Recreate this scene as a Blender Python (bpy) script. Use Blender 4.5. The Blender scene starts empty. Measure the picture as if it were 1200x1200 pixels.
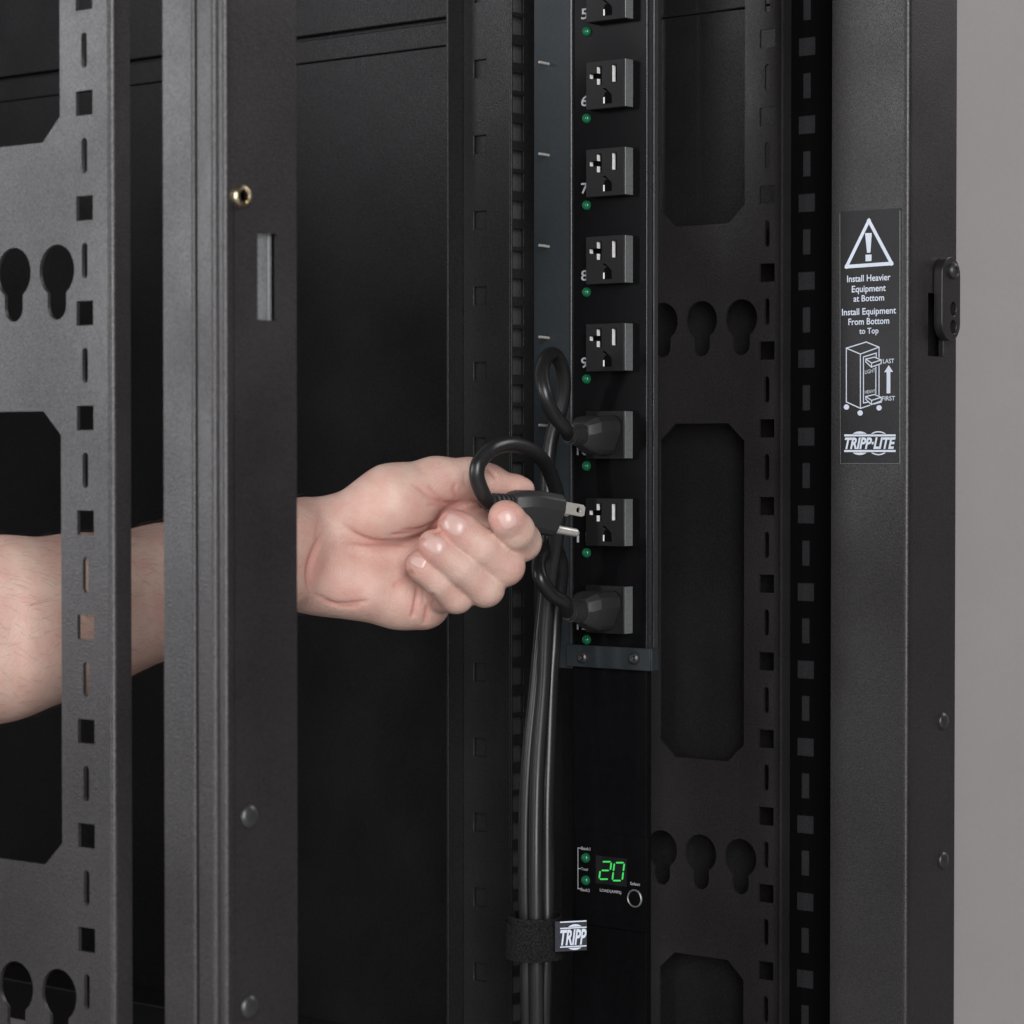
import bpy, bmesh, math, random
import numpy as np
from mathutils import Vector, Matrix
from mathutils.geometry import tessellate_polygon
from mathutils.bvhtree import BVHTree

random.seed(5)
rng = np.random.default_rng(5)
scene = bpy.context.scene
COL = scene.collection
R = math.radians

# ------------------------------------------------------------------ camera
# rack axes: x = across the rack (left side 0, right side 0.6), y = into the rack, z = up
CAM = Vector((-0.8143, -0.8222, 0.56))
RT = Vector((0.6325, -0.7746, 0.0))
FW = Vector((0.7746, 0.6325, 0.0))
F = 3184.0
PITCH = math.atan(63 / F)
ld = FW * math.cos(PITCH) + Vector((0, 0, -math.sin(PITCH)))
UP = FW * math.sin(PITCH) + Vector((0, 0, math.cos(PITCH)))
cam_d = bpy.data.cameras.new('camera')
cam = bpy.data.objects.new('camera', cam_d)
COL.objects.link(cam)
cam.matrix_world = Matrix((
    (RT.x, UP.x, -ld.x, CAM.x), (RT.y, UP.y, -ld.y, CAM.y), (RT.z, UP.z, -ld.z, CAM.z), (0, 0, 0, 1)))
cam_d.sensor_width = 36.0
cam_d.lens = 36.0 * F / 1200.0
cam_d.clip_end = 60
cam_d.clip_start = 0.05
cam_d.dof.use_dof = True
cam_d.dof.focus_distance = 1.56
cam_d.dof.aperture_fstop = 20
scene.camera = cam

# ------------------------------------------------------------------ light
world = bpy.data.worlds.new('World')
scene.world = world
world.use_nodes = True
world.node_tree.nodes['Background'].inputs[0].default_value = (0.5, 0.5, 0.52, 1)
world.node_tree.nodes['Background'].inputs[1].default_value = 0.015


def softbox(name, loc, target, sx, sy, power, col=(1, 1, 1)):
    ld_ = bpy.data.lights.new(name, 'AREA')
    ld_.shape = 'RECTANGLE'
    ld_.size = sx
    ld_.size_y = sy
    ld_.energy = power
    ld_.color = col
    o = bpy.data.objects.new(name, ld_)
    COL.objects.link(o)
    o.location = loc
    o.rotation_euler = (Vector(target) - Vector(loc)).to_track_quat('-Z', 'Y').to_euler()
    return o


softbox('softbox_side', (-1.5, 1.52, 0.95), (0.1, 0.1, 0.6), 0.6, 1.0, 19.5, (0.97, 0.965, 1.0))
softbox('softbox_key', (-1.5, -1.75, 1.15), (0.2, 0.15, 0.6), 1.1, 2.0, 82, (1.0, 0.985, 0.985))
softbox('softbox_backdrop', (2.2, -0.9, 1.9), (1.9, 0.4, 0.6), 1.0, 1.0, 21, (1.0, 0.985, 0.985))
softbox('softbox_strip', (-1.9, 0.12, 0.8), (0.2, 0.1, 0.6), 0.3, 1.6, 16, (0.98, 0.98, 1.0))

scene.view_settings.view_transform = 'Standard'
scene.view_settings.look = 'None'
scene.view_settings.exposure = 0.0
scene.view_settings.gamma = 1.0


# ------------------------------------------------------------------ photograph geometry
def ray(x, y):
    return ld + RT * ((x - 600) / F) + UP * ((600 - y) / F)


def on_x(px, py, W):
    d = ray(px, py)
    return CAM + d * ((W - CAM.x) / d.x)


def on_y(px, py, D):
    d = ray(px, py)
    return CAM + d * ((D - CAM.y) / d.y)


def at(px, py, t):
    """point seen at a photo pixel, t metres in front of the camera (horizontal distance)"""
    d = ray(px, py)
    return CAM + d * (t / d.dot(FW))


ZH = CAM.z


# ------------------------------------------------------------------ materials
def new_mat(name):
    m = bpy.data.materials.new(name)
    m.use_nodes = True
    nt = m.node_tree
    return m, nt, nt.nodes['Principled BSDF']


def coated(name, base, rough=0.45, spec=0.5, grain=900.0, bump=0.25, speck=0.35, metallic=0.0, coat=0.0, big=0.12, fleck=0.0):
    m, nt, p = new_mat(name)
    N, L = nt.nodes, nt.links
    tc = N.new('ShaderNodeTexCoord')
    n1 = N.new('ShaderNodeTexNoise')
    n1.inputs['Scale'].default_value = grain
    n1.inputs['Detail'].default_value = 2.5
    L.new(tc.outputs['Object'], n1.inputs['Vector'])
    n2 = N.new('ShaderNodeTexNoise')
    n2.inputs['Scale'].default_value = 14
    n2.inputs['Detail'].default_value = 5
    L.new(tc.outputs['Object'], n2.inputs['Vector'])
    ramp = N.new('ShaderNodeMapRange')
    ramp.inputs[1].default_value = 0.3
    ramp.inputs[2].default_value = 0.7
    ramp.inputs[3].default_value = 1 - speck
    ramp.inputs[4].default_value = 1 + speck
    L.new(n1.outputs[0], ramp.inputs[0])
    r2 = N.new('ShaderNodeMapRange')
    r2.inputs[1].default_value = 0.3
    r2.inputs[2].default_value = 0.7
    r2.inputs[3].default_value = 1 - big
    r2.inputs[4].default_value = 1 + big
    L.new(n2.outputs[0], r2.inputs[0])
    mu = N.new('ShaderNodeMath')
    mu.operation = 'MULTIPLY'
    L.new(ramp.outputs[0], mu.inputs[0])
    L.new(r2.outputs[0], mu.inputs[1])
    vm = N.new('ShaderNodeVectorMath')
    vm.operation = 'SCALE'
    vm.inputs[0].default_value = base
    L.new(mu.outputs[0], vm.inputs['Scale'])
    L.new(vm.outputs[0], p.inputs['Base Color'])
    if fleck > 0:
        vo = N.new('ShaderNodeTexVoronoi')
        vo.inputs['Scale'].default_value = 1350
        L.new(tc.outputs['Object'], vo.inputs['Vector'])
        sx = N.new('ShaderNodeSeparateColor')
        L.new(vo.outputs['Color'], sx.inputs[0])
        fm = N.new('ShaderNodeMapRange')
        fm.inputs[3].default_value = spec * (1 - fleck)
        fm.inputs[4].default_value = spec * (1 + fleck)
        L.new(sx.outputs[0], fm.inputs[0])
        L.new(fm.outputs[0], p.inputs['Specular IOR Level'])
    rr = N.new('ShaderNodeMapRange')
    rr.inputs[1].default_value = 0.25
    rr.inputs[2].default_value = 0.75
    rr.inputs[3].default_value = max(0.03, rough - 0.08)
    rr.inputs[4].default_value = rough + 0.08
    L.new(n2.outputs[0], rr.inputs[0])
    L.new(rr.outputs[0], p.inputs['Roughness'])
    if fleck == 0:
        p.inputs['Specular IOR Level'].default_value = spec
    p.inputs['Metallic'].default_value = metallic
    p.inputs['Coat Weight'].default_value = coat
    if bump > 0:
        b = N.new('ShaderNodeBump')
        b.inputs['Strength'].default_value = bump
        b.inputs['Distance'].default_value = 0.0006
        L.new(n1.outputs[0], b.inputs['Height'])
        L.new(b.outputs[0], p.inputs['Normal'])
    return m


M = {}
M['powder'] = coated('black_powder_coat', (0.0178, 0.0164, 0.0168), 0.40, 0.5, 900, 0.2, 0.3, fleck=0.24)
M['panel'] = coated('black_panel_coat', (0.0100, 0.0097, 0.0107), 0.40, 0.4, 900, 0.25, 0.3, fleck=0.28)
M['rail'] = coated('black_rail_coat', (0.0130, 0.0125, 0.0133), 0.42, 0.4, 900, 0.25, 0.3, fleck=0.28)
M['gloss'] = coated('black_anodised', (0.0045, 0.0044, 0.005), 0.2, 0.03, 300, 0.03, 0.1)
M['bracket'] = coated('blue_black_steel', (0.021, 0.0265, 0.030), 0.4, 0.2, 500, 0.05, 0.1)
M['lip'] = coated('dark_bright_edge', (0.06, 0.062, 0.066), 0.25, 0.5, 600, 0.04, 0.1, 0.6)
M['plastic'] = coated('dark_outlet_plastic', (0.0095, 0.0093, 0.0102), 0.48, 0.22, 1500, 0.15, 0.2)
M['rubber'] = coated('black_cord_rubber', (0.0145, 0.0142, 0.0148), 0.33, 0.5, 700, 0.06, 0.15)
M['plug'] = coated('black_plug_rubber', (0.02, 0.0205, 0.021), 0.5, 0.5, 1600, 0.12, 0.2)
M['nickel'] = coated('nickel_plate', (0.66, 0.63, 0.59), 0.36, 0.5, 600, 0.03, 0.08, 0.55)
M['brass'] = coated('brass_insert', (0.62, 0.53, 0.36), 0.3, 0.5, 600, 0.03, 0.08, 1.0)
M['zinc'] = coated('galvanised_steel', (0.20, 0.215, 0.215), 0.42, 0.5, 900, 0.25, 0.2, 0.4)
M['rivet'] = coated('dark_rivet_steel', (0.05, 0.05, 0.05), 0.35, 0.5, 700, 0.05, 0.15, 0.5)
M['hole_light'] = coated('painted_hole_light', (0.06, 0.06, 0.062), 0.5, 0.4, 900, 0.1, 0.2)  # lighter grey that paints light into the equipment rail's holes
M['contact'] = coated('dull_contact_metal', (0.85, 0.84, 0.81), 0.4, 0.5, 600, 0.03, 0.08, 0.0)
M['light_spot'] = coated('painted_spot_grey', (0.019, 0.019, 0.021), 0.7, 0.2, 900, 0.1, 0.3)  # grey of the light spots painted beside the right rail
M['lbrk'] = coated('satin_black_paint', (0.016, 0.015, 0.015), 0.3, 0.5, 700, 0.03, 0.1)
M['velcro'] = coated('black_loop_fabric', (0.012, 0.012, 0.012), 0.95, 0.1, 900, 1.0, 0.6)
M['label'] = coated('black_label_film', (0.011, 0.011, 0.0122), 0.46, 0.38, 900, 0.1, 0.15)
M['print'] = coated('pale_label_ink', (0.62, 0.68, 0.78), 0.5, 0.3, 900, 0.0, 0.04)
M['ink'] = coated('grey_panel_ink', (0.42, 0.42, 0.44), 0.5, 0.3, 900, 0.0, 0.05)
M['tag'] = coated('woven_tag', (0.03, 0.033, 0.04), 0.7, 0.3, 1200, 0.3, 0.3)
M['backdrop'] = coated('grey_studio_paper', (0.395, 0.373, 0.377), 0.9, 0.1, 300, 0.02, 0.02, big=0.02)
M['floor'] = coated('grey_studio_floor', (0.30, 0.29, 0.29), 0.8, 0.2, 300, 0.05, 0.05)
M['painted_shade'] = coated('painted_shade_black', (0.003, 0.003, 0.003), 0.8, 0.03, 600, 0.0, 0.1)  # near-black painted as shade in socket holes and between the light spots

m, nt, p = new_mat('green_led_lens')
p.inputs['Base Color'].default_value = (0.008, 0.10, 0.045, 1)
p.inputs['Roughness'].default_value = 0.12
p.inputs['Emission Color'].default_value = (0.02, 0.5, 0.2, 1)
p.inputs['Emission Strength'].default_value = 0.03
tc = nt.nodes.new('ShaderNodeTexNoise'); tc.inputs['Scale'].default_value = 500
M['led'] = m
m, nt, p = new_mat('green_digit_light')
p.inputs['Base Color'].default_value = (0.02, 0.3, 0.06, 1)
p.inputs['Emission Color'].default_value = (0.06, 0.85, 0.13, 1)
p.inputs['Emission Strength'].default_value = 0.55
M['digit'] = m

# skin
m, nt, p = new_mat('skin')
N, L = nt.nodes, nt.links
tc = N.new('ShaderNodeTexCoord')
att = N.new('ShaderNodeAttribute'); att.attribute_name = 'flush'
n1 = N.new('ShaderNodeTexNoise'); n1.inputs['Scale'].default_value = 65; n1.inputs['Detail'].default_value = 6
n1.inputs['Roughness'].default_value = 0.6
L.new(tc.outputs['Object'], n1.inputs['Vector'])
mix1 = N.new('ShaderNodeMix'); mix1.data_type = 'RGBA'
mix1.inputs[6].default_value = (0.575, 0.415, 0.345, 1)
mix1.inputs[7].default_value = (0.525, 0.312, 0.262, 1)
rm = N.new('ShaderNodeMapRange'); rm.inputs[1].default_value = 0.35; rm.inputs[2].default_value = 0.68
L.new(n1.outputs[0], rm.inputs[0]); L.new(rm.outputs[0], mix1.inputs[0])
mix2 = N.new('ShaderNodeMix'); mix2.data_type = 'RGBA'
mix2.inputs[7].default_value = (0.52, 0.235, 0.20, 1)
L.new(mix1.outputs[2], mix2.inputs[6]); L.new(att.outputs['Fac'], mix2.inputs[0])
L.new(mix2.outputs[2], p.inputs['Base Color'])
p.inputs['Roughness'].default_value = 0.5
p.inputs['Specular IOR Level'].default_value = 0.38
p.inputs['Subsurface Weight'].default_value = 0.2
p.inputs['Subsurface Radius'].default_value = (1.0, 0.35, 0.2)
p.inputs['Subsurface Scale'].default_value = 0.0035
v1 = N.new('ShaderNodeTexVoronoi'); v1.inputs['Scale'].default_value = 900
n3 = N.new('ShaderNodeTexNoise'); n3.inputs['Scale'].default_value = 330; n3.inputs['Detail'].default_value = 4
L.new(tc.outputs['Object'], v1.inputs['Vector']); L.new(tc.outputs['Object'], n3.inputs['Vector'])
ad = N.new('ShaderNodeMath'); ad.operation = 'ADD'
L.new(v1.outputs['Distance'], ad.inputs[0]); L.new(n3.outputs[0], ad.inputs[1])
bp = N.new('ShaderNodeBump'); bp.inputs['Strength'].default_value = 0.34; bp.inputs['Distance'].default_value = 0.0005
L.new(ad.outputs[0], bp.inputs['Height']); L.new(bp.outputs[0], p.inputs['Normal'])
M['skin'] = m
m, nt, p = new_mat('fingernail')
p.inputs['Base Color'].default_value = (0.70, 0.43, 0.37, 1)
p.inputs['Roughness'].default_value = 0.3
p.inputs['Subsurface Weight'].default_value = 0.2
p.inputs['Subsurface Radius'].default_value = (1.0, 0.4, 0.3)
p.inputs['Subsurface Scale'].default_value = 0.002
att = nt.nodes.new('ShaderNodeAttribute'); att.attribute_name = 'tip'
mx = nt.nodes.new('ShaderNodeMix'); mx.data_type = 'RGBA'
mx.inputs[6].default_value = (0.58, 0.385, 0.345, 1)
mx.inputs[7].default_value = (0.68, 0.50, 0.44, 1)
nt.links.new(att.outputs['Fac'], mx.inputs[0]); nt.links.new(mx.outputs[2], p.inputs['Base Color'])
M['nail'] = m
m, nt, p = new_mat('brown_hair')
p.inputs['Base Color'].default_value = (0.10, 0.055, 0.03, 1)
p.inputs['Roughness'].default_value = 0.5
M['hair'] = m


# ------------------------------------------------------------------ mesh builder
class MB:
    def __init__(s):
        s.v = []
        s.f = []

    def add(s, vs, fs):
        o = len(s.v)
        s.v += [tuple(x) for x in vs]
        s.f += [tuple(i + o for i in f) for f in fs]

    def box(s, a, b):
        x0, y0, z0 = a
        x1, y1, z1 = b
        s.add([(x0, y0, z0), (x1, y0, z0), (x1, y1, z0), (x0, y1, z0), (x0, y0, z1), (x1, y0, z1), (x1, y1, z1), (x0, y1, z1)],
              [(0, 3, 2, 1), (4, 5, 6, 7), (0, 1, 5, 4), (1, 2, 6, 5), (2, 3, 7, 6), (3, 0, 4, 7)])

    def plate(s, outer, holes, fn, th):
        """flat sheet with real holes; fn(u, v, n) -> xyz, front at n=0, back at n=th"""
        loops = [outer] + list(holes)
        flat = [q for lp in loops for q in lp]
        tris = tessellate_polygon([[Vector((q[0], q[1], 0)) for q in lp] for lp in loops])
        n = len(flat)
        vs = [fn(q[0], q[1], 0) for q in flat] + [fn(q[0], q[1], th) for q in flat]
        fs = [tuple(t) for t in tris] + [tuple(i + n for i in reversed(t)) for t in tris]
        k = 0
        for lp in loops:
            c = len(lp)
            for i in range(c):
                j = (i + 1) % c
                fs.append((k + i, k + j, k + j + n, k + i + n))
            k += c
        s.add(vs, fs)

    def prism(s, prof, z0, z1, closed=True):
        n = len(prof)
        vs = [(q[0], q[1], z0) for q in prof] + [(q[0], q[1], z1) for q in prof]
        fs = []
        for i in range(n if closed else n - 1):
            j = (i + 1) % n
            fs.append((i, j, j + n, i + n))
        if closed:
            fs.append(tuple(range(n)))
            fs.append(tuple(range(2 * n - 1, n - 1, -1)))
        s.add(vs, fs)

    def strip(s, path, th, z0, z1):
        """bent sheet: open plan path thickened to th on its left, extruded in z"""
        n = len(path)
        off = []
        for i in range(n):
            a = Vector(path[max(i - 1, 0)])
            b = Vector(path[min(i + 1, n - 1)])
            d = (b - a).normalized()
            off.append((path[i][0] - d.y * th, path[i][1] + d.x * th))
        s.prism(list(path) + off[::-1], z0, z1)

    def tube(s, pts, rad, seg=16, cap=True):
        pts = [Vector(q) for q in pts]
        n = len(pts)
        if not hasattr(rad, '__len__'):
            rad = [rad] * n
        ref = None
        rings = []
        for i in range(n):
            d = (pts[min(i + 1, n - 1)] - pts[max(i - 1, 0)]).normalized()
            if ref is None:
                ref = d.orthogonal().normalized()
            ref = (ref - d * ref.dot(d)).normalized()
            bi = d.cross(ref)
            rings.append([pts[i] + (ref * math.cos(2 * math.pi * k / seg) + bi * math.sin(2 * math.pi * k / seg)) * rad[i] for k in range(seg)])
        vs = [q for r in rings for q in r]
        fs = []
        for i in range(n - 1):
            for k in range(seg):
                k2 = (k + 1) % seg
                fs.append((i * seg + k, i * seg + k2, (i + 1) * seg + k2, (i + 1) * seg + k))
        if cap:
            fs.append(tuple(range(seg))[::-1])
            fs.append(tuple((n - 1) * seg + k for k in range(seg)))
        s.add(vs, fs)

    def lathe(s, prof, org, axis, seg=20):
        """prof: list of (radius, height along axis)"""
        axis = Vector(axis).normalized()
        e1 = axis.orthogonal().normalized()
        e2 = axis.cross(e1)
        org = Vector(org)
        n = len(prof)
        vs = []
        for r, h in prof:
            for k in range(seg):
                a = 2 * math.pi * k / seg
                vs.append(org + axis * h + (e1 * math.cos(a) + e2 * math.sin(a)) * max(r, 1e-6))
        fs = []
        for i in range(n - 1):
            for k in range(seg):
                k2 = (k + 1) % seg
                fs.append((i * seg + k, i * seg + k2, (i + 1) * seg + k2, (i + 1) * seg + k))
        fs.append(tuple(range(seg))[::-1])
        fs.append(tuple((n - 1) * seg + k for k in range(seg)))
        s.add(vs, fs)

    def mesh(s, name, angle=32):
        me = bpy.data.meshes.new(name)
        me.from_pydata([tuple(q) for q in s.v], [], s.f)
        bm = bmesh.new()
        bm.from_mesh(me)
        bmesh.ops.recalc_face_normals(bm, faces=bm.faces)
        bm.to_mesh(me)
        bm.free()
        me.polygons.foreach_set('use_smooth', [True] * len(me.polygons))
        me.set_sharp_from_angle(angle=R(angle))
        return me


def link(name, me, mat, parent=None, loc=(0, 0, 0)):
    o = bpy.data.objects.new(name, me)
    COL.objects.link(o)
    if mat is not None and len(me.materials) == 0:
        me.materials.append(mat)
    o.location = loc
    if parent is not None:
        o.parent = parent
    return o


def part(name, mb, mat, parent, bevel=0, angle=32, loc=None):
    me = mb.mesh(name, angle)
    if loc is None:   # builder coordinates are world ones: cancel the parent's own place
        loc = -WORLD.get(parent.name, Vector((0, 0, 0))) if parent is not None else (0, 0, 0)
    o = link(name, me, mat, parent, loc)
    WORLD[o.name] = Vector((0, 0, 0))
    if bevel:
        b = o.modifiers.new('bevel', 'BEVEL')
        b.width = bevel
        b.segments = 2
        b.limit_method = 'ANGLE'
        b.angle_limit = R(40)
    return o


WORLD = {}


def thing(name, label, cat, loc, group=None):
    o = bpy.data.objects.new(name, None)
    COL.objects.link(o)
    o.location = loc
    o.empty_display_size = 0.05
    o['label'] = label
    o['category'] = cat
    if group:
        o['group'] = group
    WORLD[o.name] = Vector(loc)
    return o


def arc(cx, cy, r, a0, a1, n=6):
    return [(cx + r * math.cos(R(a0 + (a1 - a0) * i / n)), cy + r * math.sin(R(a0 + (a1 - a0) * i / n))) for i in range(n + 1)]


def rect(u0, v0, u1, v1):
    return [(u0, v0), (u1, v0), (u1, v1), (u0, v1)]


def spline(pts, sub=10):
    pts = [Vector(q) for q in pts]
    out = []
    n = len(pts)
    for i in range(n - 1):
        p0, p1, p2, p3 = pts[max(i - 1, 0)], pts[i], pts[i + 1], pts[min(i + 2, n - 1)]
        for k in range(sub):
            t = k / sub
            out.append(0.5 * ((2 * p1) + (p2 - p0) * t + (2 * p0 - 5 * p1 + 4 * p2 - p3) * t * t + (3 * p1 - p0 - 3 * p2 + p3) * t ** 3))
    out.append(pts[-1])
    return out


# plane facing the rack's left (-x): text runs towards -y
def text_mb(mb, body, px0, py0, px1, py1, W, th=0.0002, bold=0.0, shear=0.0, slope=0.0):
    cu = bpy.data.curves.new('t', 'FONT')
    cu.body = body
    cu.size = 1
    cu.shear = shear
    cu.offset = bold
    cu.fill_mode = 'BOTH'
    cu.resolution_u = 3
    o = bpy.data.objects.new('t', cu)
    COL.objects.link(o)
    dg = bpy.context.evaluated_depsgraph_get()
    me = bpy.data.meshes.new_from_object(o.evaluated_get(dg))
    co = np.array([v.co[:] for v in me.vertices])
    lo, hi = co.min(0), co.max(0)
    A = on_x(px0, py1, W)
    B = on_x(px1, py1, W)
    cxp = (px0 + px1) / 2
    zt = on_x(cxp, py0, W).z
    zb = on_x(cxp, py1, W).z
    vs = []
    for c in co:
        u = (c[0] - lo[0]) / (hi[0] - lo[0])
        v = (c[1] - lo[1]) / (hi[1] - lo[1])
        vs.append((W - th, A.y + (B.y - A.y) * u, zb + (zt - zb) * v + slope * (u - 0.5)))
    mb.add(vs, [tuple(f.vertices) for f in me.polygons])
    bpy.data.objects.remove(o)
    bpy.data.curves.remove(cu)
    bpy.data.meshes.remove(me)


LIFT = [0]


def line_mb(mb, pts, w, W, closed=False):
    """ink line of width w metres through photo pixels on the plane x = W"""
    q = [on_x(a, b, W) for a, b in pts]
    if closed:
        q.append(q[0])
    for a, b in zip(q[:-1], q[1:]):
        d = Vector((0, b.y - a.y, b.z - a.z)).normalized()
        n = Vector((0, -d.z, d.y)) * (w / 2)
        e = d * (w / 2)
        LIFT[0] = (LIFT[0] + 1) % 7
        up = Vector((-0.000012 * LIFT[0], 0, 0))
        mb.add([a - e + n + up, b + e + n + up, b + e - n + up, a - e - n + up], [(0, 1, 2, 3)])


def poly_mb(mb, pts, W):
    mb.add([on_x(a, b, W) for a, b in pts], [tuple(range(len(pts)))])


# ------------------------------------------------------------------ setting
mb = MB(); mb.box((-6, -6, -0.05), (8, 8, 0.0))
fl = part('floor', mb, M['floor'], None)
fl['kind'] = 'structure'; fl['label'] = 'grey studio floor under the rack'
mb = MB()
prof = [(0, 0), (0.05, 3.6)]
c0 = CAM + FW * 2.55
pts = []
a = c0 - RT * 3.5
b = c0 + RT * 3.0
n = FW * 0.04
mb.add([(a.x, a.y, 0), (b.x, b.y, 0), (b.x, b.y, 3.6), (a.x, a.y, 3.6),
        (a.x + n.x, a.y + n.y, 0), (b.x + n.x, b.y + n.y, 0), (b.x + n.x, b.y + n.y, 3.6), (a.x + n.x, a.y + n.y, 3.6)],
       [(0, 1, 2, 3), (7, 6, 5, 4), (0, 4, 5, 1), (1, 5, 6, 2), (2, 6, 7, 3), (3, 7, 4, 0)])
bd = part('backdrop', mb, M['backdrop'], None)
bd['kind'] = 'structure'; bd['label'] = 'plain grey studio backdrop behind the rack'

# ------------------------------------------------------------------ rack
ZB, ZT = 0.10, 1.12      # frame members run from the base up past the top of the picture
rack = thing('server_rack', 'open black server rack frame with square-hole rails and a white-printed warning label', 'server rack', (0.3, 0.5, 0.0))

# left corner post: folded outer side with two grooves, front face with slot
mb = MB()
gy1 = on_x(229, 600, 0).y
gy2 = on_x(252.5, 600, 0).y
gyb = on_x(192, 600, 0).y
prof = [(0.0, gyb)]
prof += [(0.0, gy1 + 0.0024)] + arc(0.0016, gy1 + 0.0022, 0.0016, 180, 250, 4)
prof += [(0.0026, gy1 + 0.0006), (0.0026, gy1 - 0.0004), (0.0008, gy1 - 0.0009)]
prof += [(0.0004, gy2 + 0.003)] + arc(0.0024, gy2 + 0.0028, 0.002, 180, 245, 4)
prof += [(0.0030, gy2 + 0.0003), (0.0030, gy2 - 0.0004), (0.0014, gy2 - 0.0009)]
prof += arc(0.0034, 0.0026, 0.0024, 190, 270, 6)
prof += [(0.006, 0.0002), (0.006, 0.003), (0.005, 0.006), (0.005, gyb - 0.0015), (0.0445, gyb - 0.0015), (0.0445, gyb)]
mb.prism(prof, ZB, ZT)
WL = 0.0445
s0 = on_y(302, 272, 0); s1 = on_y(325, 376, 0)
hs = on_y(282, 230, 0)
ph = [(hs.x + 0.0042 * math.cos(k * math.pi / 8), hs.z + 0.0042 * math.sin(k * math.pi / 8)) for k in range(16)]
mb.plate(rect(0.006, ZB, WL, ZT), [rect(s0.x, s1.z, s1.x, s0.z), ph], lambda u, v, n: (u, n + 0.0002, v), 0.0016)
mb.box((WL - 0.0016, 0.0019, ZB), (WL, gyb - 0.0018, ZT))
post = part('corner_post', mb, M['powder'], rack)
# what shows in the slot: a bent zinc strike
mb = MB()
mb.box((s0.x - 0.004, 0.0030, s1.z - 0.006), (s1.x - 0.0030, 0.0045, s0.z + 0.006))
mb.box((s1.x - 0.0024, 0.0030, s1.z - 0.006), (s1.x - 0.0004, 0.0045, s0.z + 0.006))
part('strike_plate', mb, M['zinc'], post, 0.0003)
mb = MB()
mb.lathe([(0.0026, 0.0), (0.0026, 0.0022), (0.0030, 0.0028), (0.0042, 0.0026), (0.0050, 0.0012), (0.0050, 0.0)], (hs.x, 0.0001, hs.z), (0, -1, 0))
part('threaded_insert', mb, M['brass'], post)
mb = MB(); mb.lathe([(0.0026, 0), (0.0022, 0.0012), (0.0004, 0.0014)], (hs.x, 0.0018, hs.z), (0, -1, 0))
part('insert_core', mb, M['nickel'], post)


def rivet_mesh(r=0.0052):
    mb = MB()
    mb.lathe([(r, 0), (r, 0.0005), (r * 0.94, 0.0011), (r * 0.72, 0.0019), (r * 0.4, 0.0024), (0.0, 0.0025)], (0, 0, 0), (0, -1, 0), 20)
    return mb.mesh('rivet', 60)


rv = rivet_mesh()
for (x, y) in ((292, 957), (292, 1180)):
    q = on_y(x, y, 0.0002)
    link('rivet', rv, M['rivet'], post, q)

# right corner post
WR = on_y(1064.5, 600, 0).x
WO = on_y(1120, 600, 0).x
gyr = on_x(974, 600, WR).y
mb = MB()
prof = [(WR, gyr)] + [(WR, 0.0042)] + arc(WR + 0.0030, 0.0032, 0.0030, 180, 270, 8)[1:]
prof = prof + [(WR + 0.006, 0.0002), (WR + 0.006, 0.002), (WR + 0.0035, 0.0032), (WR + 0.0016, 0.006), (WR + 0.0016, gyr - 0.0016), (WO - 0.0016, gyr - 0.0016), (WO - 0.0016, 0.002), (WO, 0.002), (WO, gyr)]
mb.prism(prof, ZB, ZT)
q0 = on_y(1088, 343, 0); q1 = on_y(1103, 418, 0)
mb.plate(rect(WR + 0.006, ZB, WO, ZT), [rect(q0.x, q1.z, q1.x, q0.z)], lambda u, v, n: (u, n + 0.0002, v), 0.0016)
post2 = part('corner_post', mb, M['powder'], rack)
for (x, y) in ((1105, 845), (1105, 1008)):
    q = on_y(x, y, 0.0002)
    link('rivet', rv, M['rivet'], post2, q)
mb = MB(); mb.box((q1.x + 0.0004, -0.0012, q1.z), (q1.x + 0.0018, 0.0, q0.z))
part('slot_edge', mb, M['rivet'], post2, 0.0003)
# latch plate standing proud of the right post
l0 = on_y(1104, 300, -0.006); l1 = on_y(1125, 400, -0.006)
lw = (l1.x - l0.x) / 2; lcx = (l0.x + l1.x) / 2
lz0, lz1 = l1.z, l0.z
out = [(lcx + lw * math.cos(R(a)), lz1 - lw + lw * math.sin(R(a))) for a in range(0, 181, 15)] + \
      [(lcx + lw * math.cos(R(a)), lz0 + lw + lw * math.sin(R(a))) for a in range(180, 361, 15)]
h1 = on_y(1117, 362, -0.006); h2 = on_y(1117, 383, -0.006)
holes = [[(h.x + 0.0036 * math.cos(k * math.pi / 7), h.z + 0.0042 * math.sin(k * math.pi / 7)) for k in range(14)] for h in (h1, h2)]
mb = MB()
mb.plate(out, holes, lambda u, v, n: (u, -0.0062 + n, v), 0.0058)
latch = part('latch_plate', mb, M['lbrk'], rack, 0.0012)


def cross_screw(name, org, axis, r, mat, parent, loc=None):
    """domed screw head with a cross recess cut by four raised quarters"""
    axis = Vector(axis).normalized()
    mb = MB()
    mb.lathe([(r, 0), (r, r * 0.18), (r * 0.9, r * 0.38), (r * 0.62, r * 0.56), (r * 0.5, r * 0.50), (0, r * 0.18)], org, axis, 20)
    e1 = axis.orthogonal().normalized(); e2 = axis.cross(e1)
    for sx in (-1, 1):
        for sy in (-1, 1):
            a = Vector(org) + e1 * (sx * r * 0.14) + e2 * (sy * r * 0.14)
            tri = [a, a + e1 * (sx * r * 0.36), a + e1 * (sx * r * 0.3) + e2 * (sy * r * 0.3), a + e2 * (sy * r * 0.36)]
            vs = [q + axis * (r * 0.15) for q in tri] + [q + axis * (r * 0.55) for q in tri]
            mb.add(vs, [(0, 1, 2, 3), (4, 5, 6, 7), (0, 1, 5, 4), (1, 2, 6, 5), (2, 3, 7, 6), (3, 0, 4, 7)])
    return part(name, mb, mat, parent)


q = on_y(1117, 317, -0.0064)
cross_screw('screw', q, (0, -1, 0), 0.0048, M['rivet'], latch)

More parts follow.
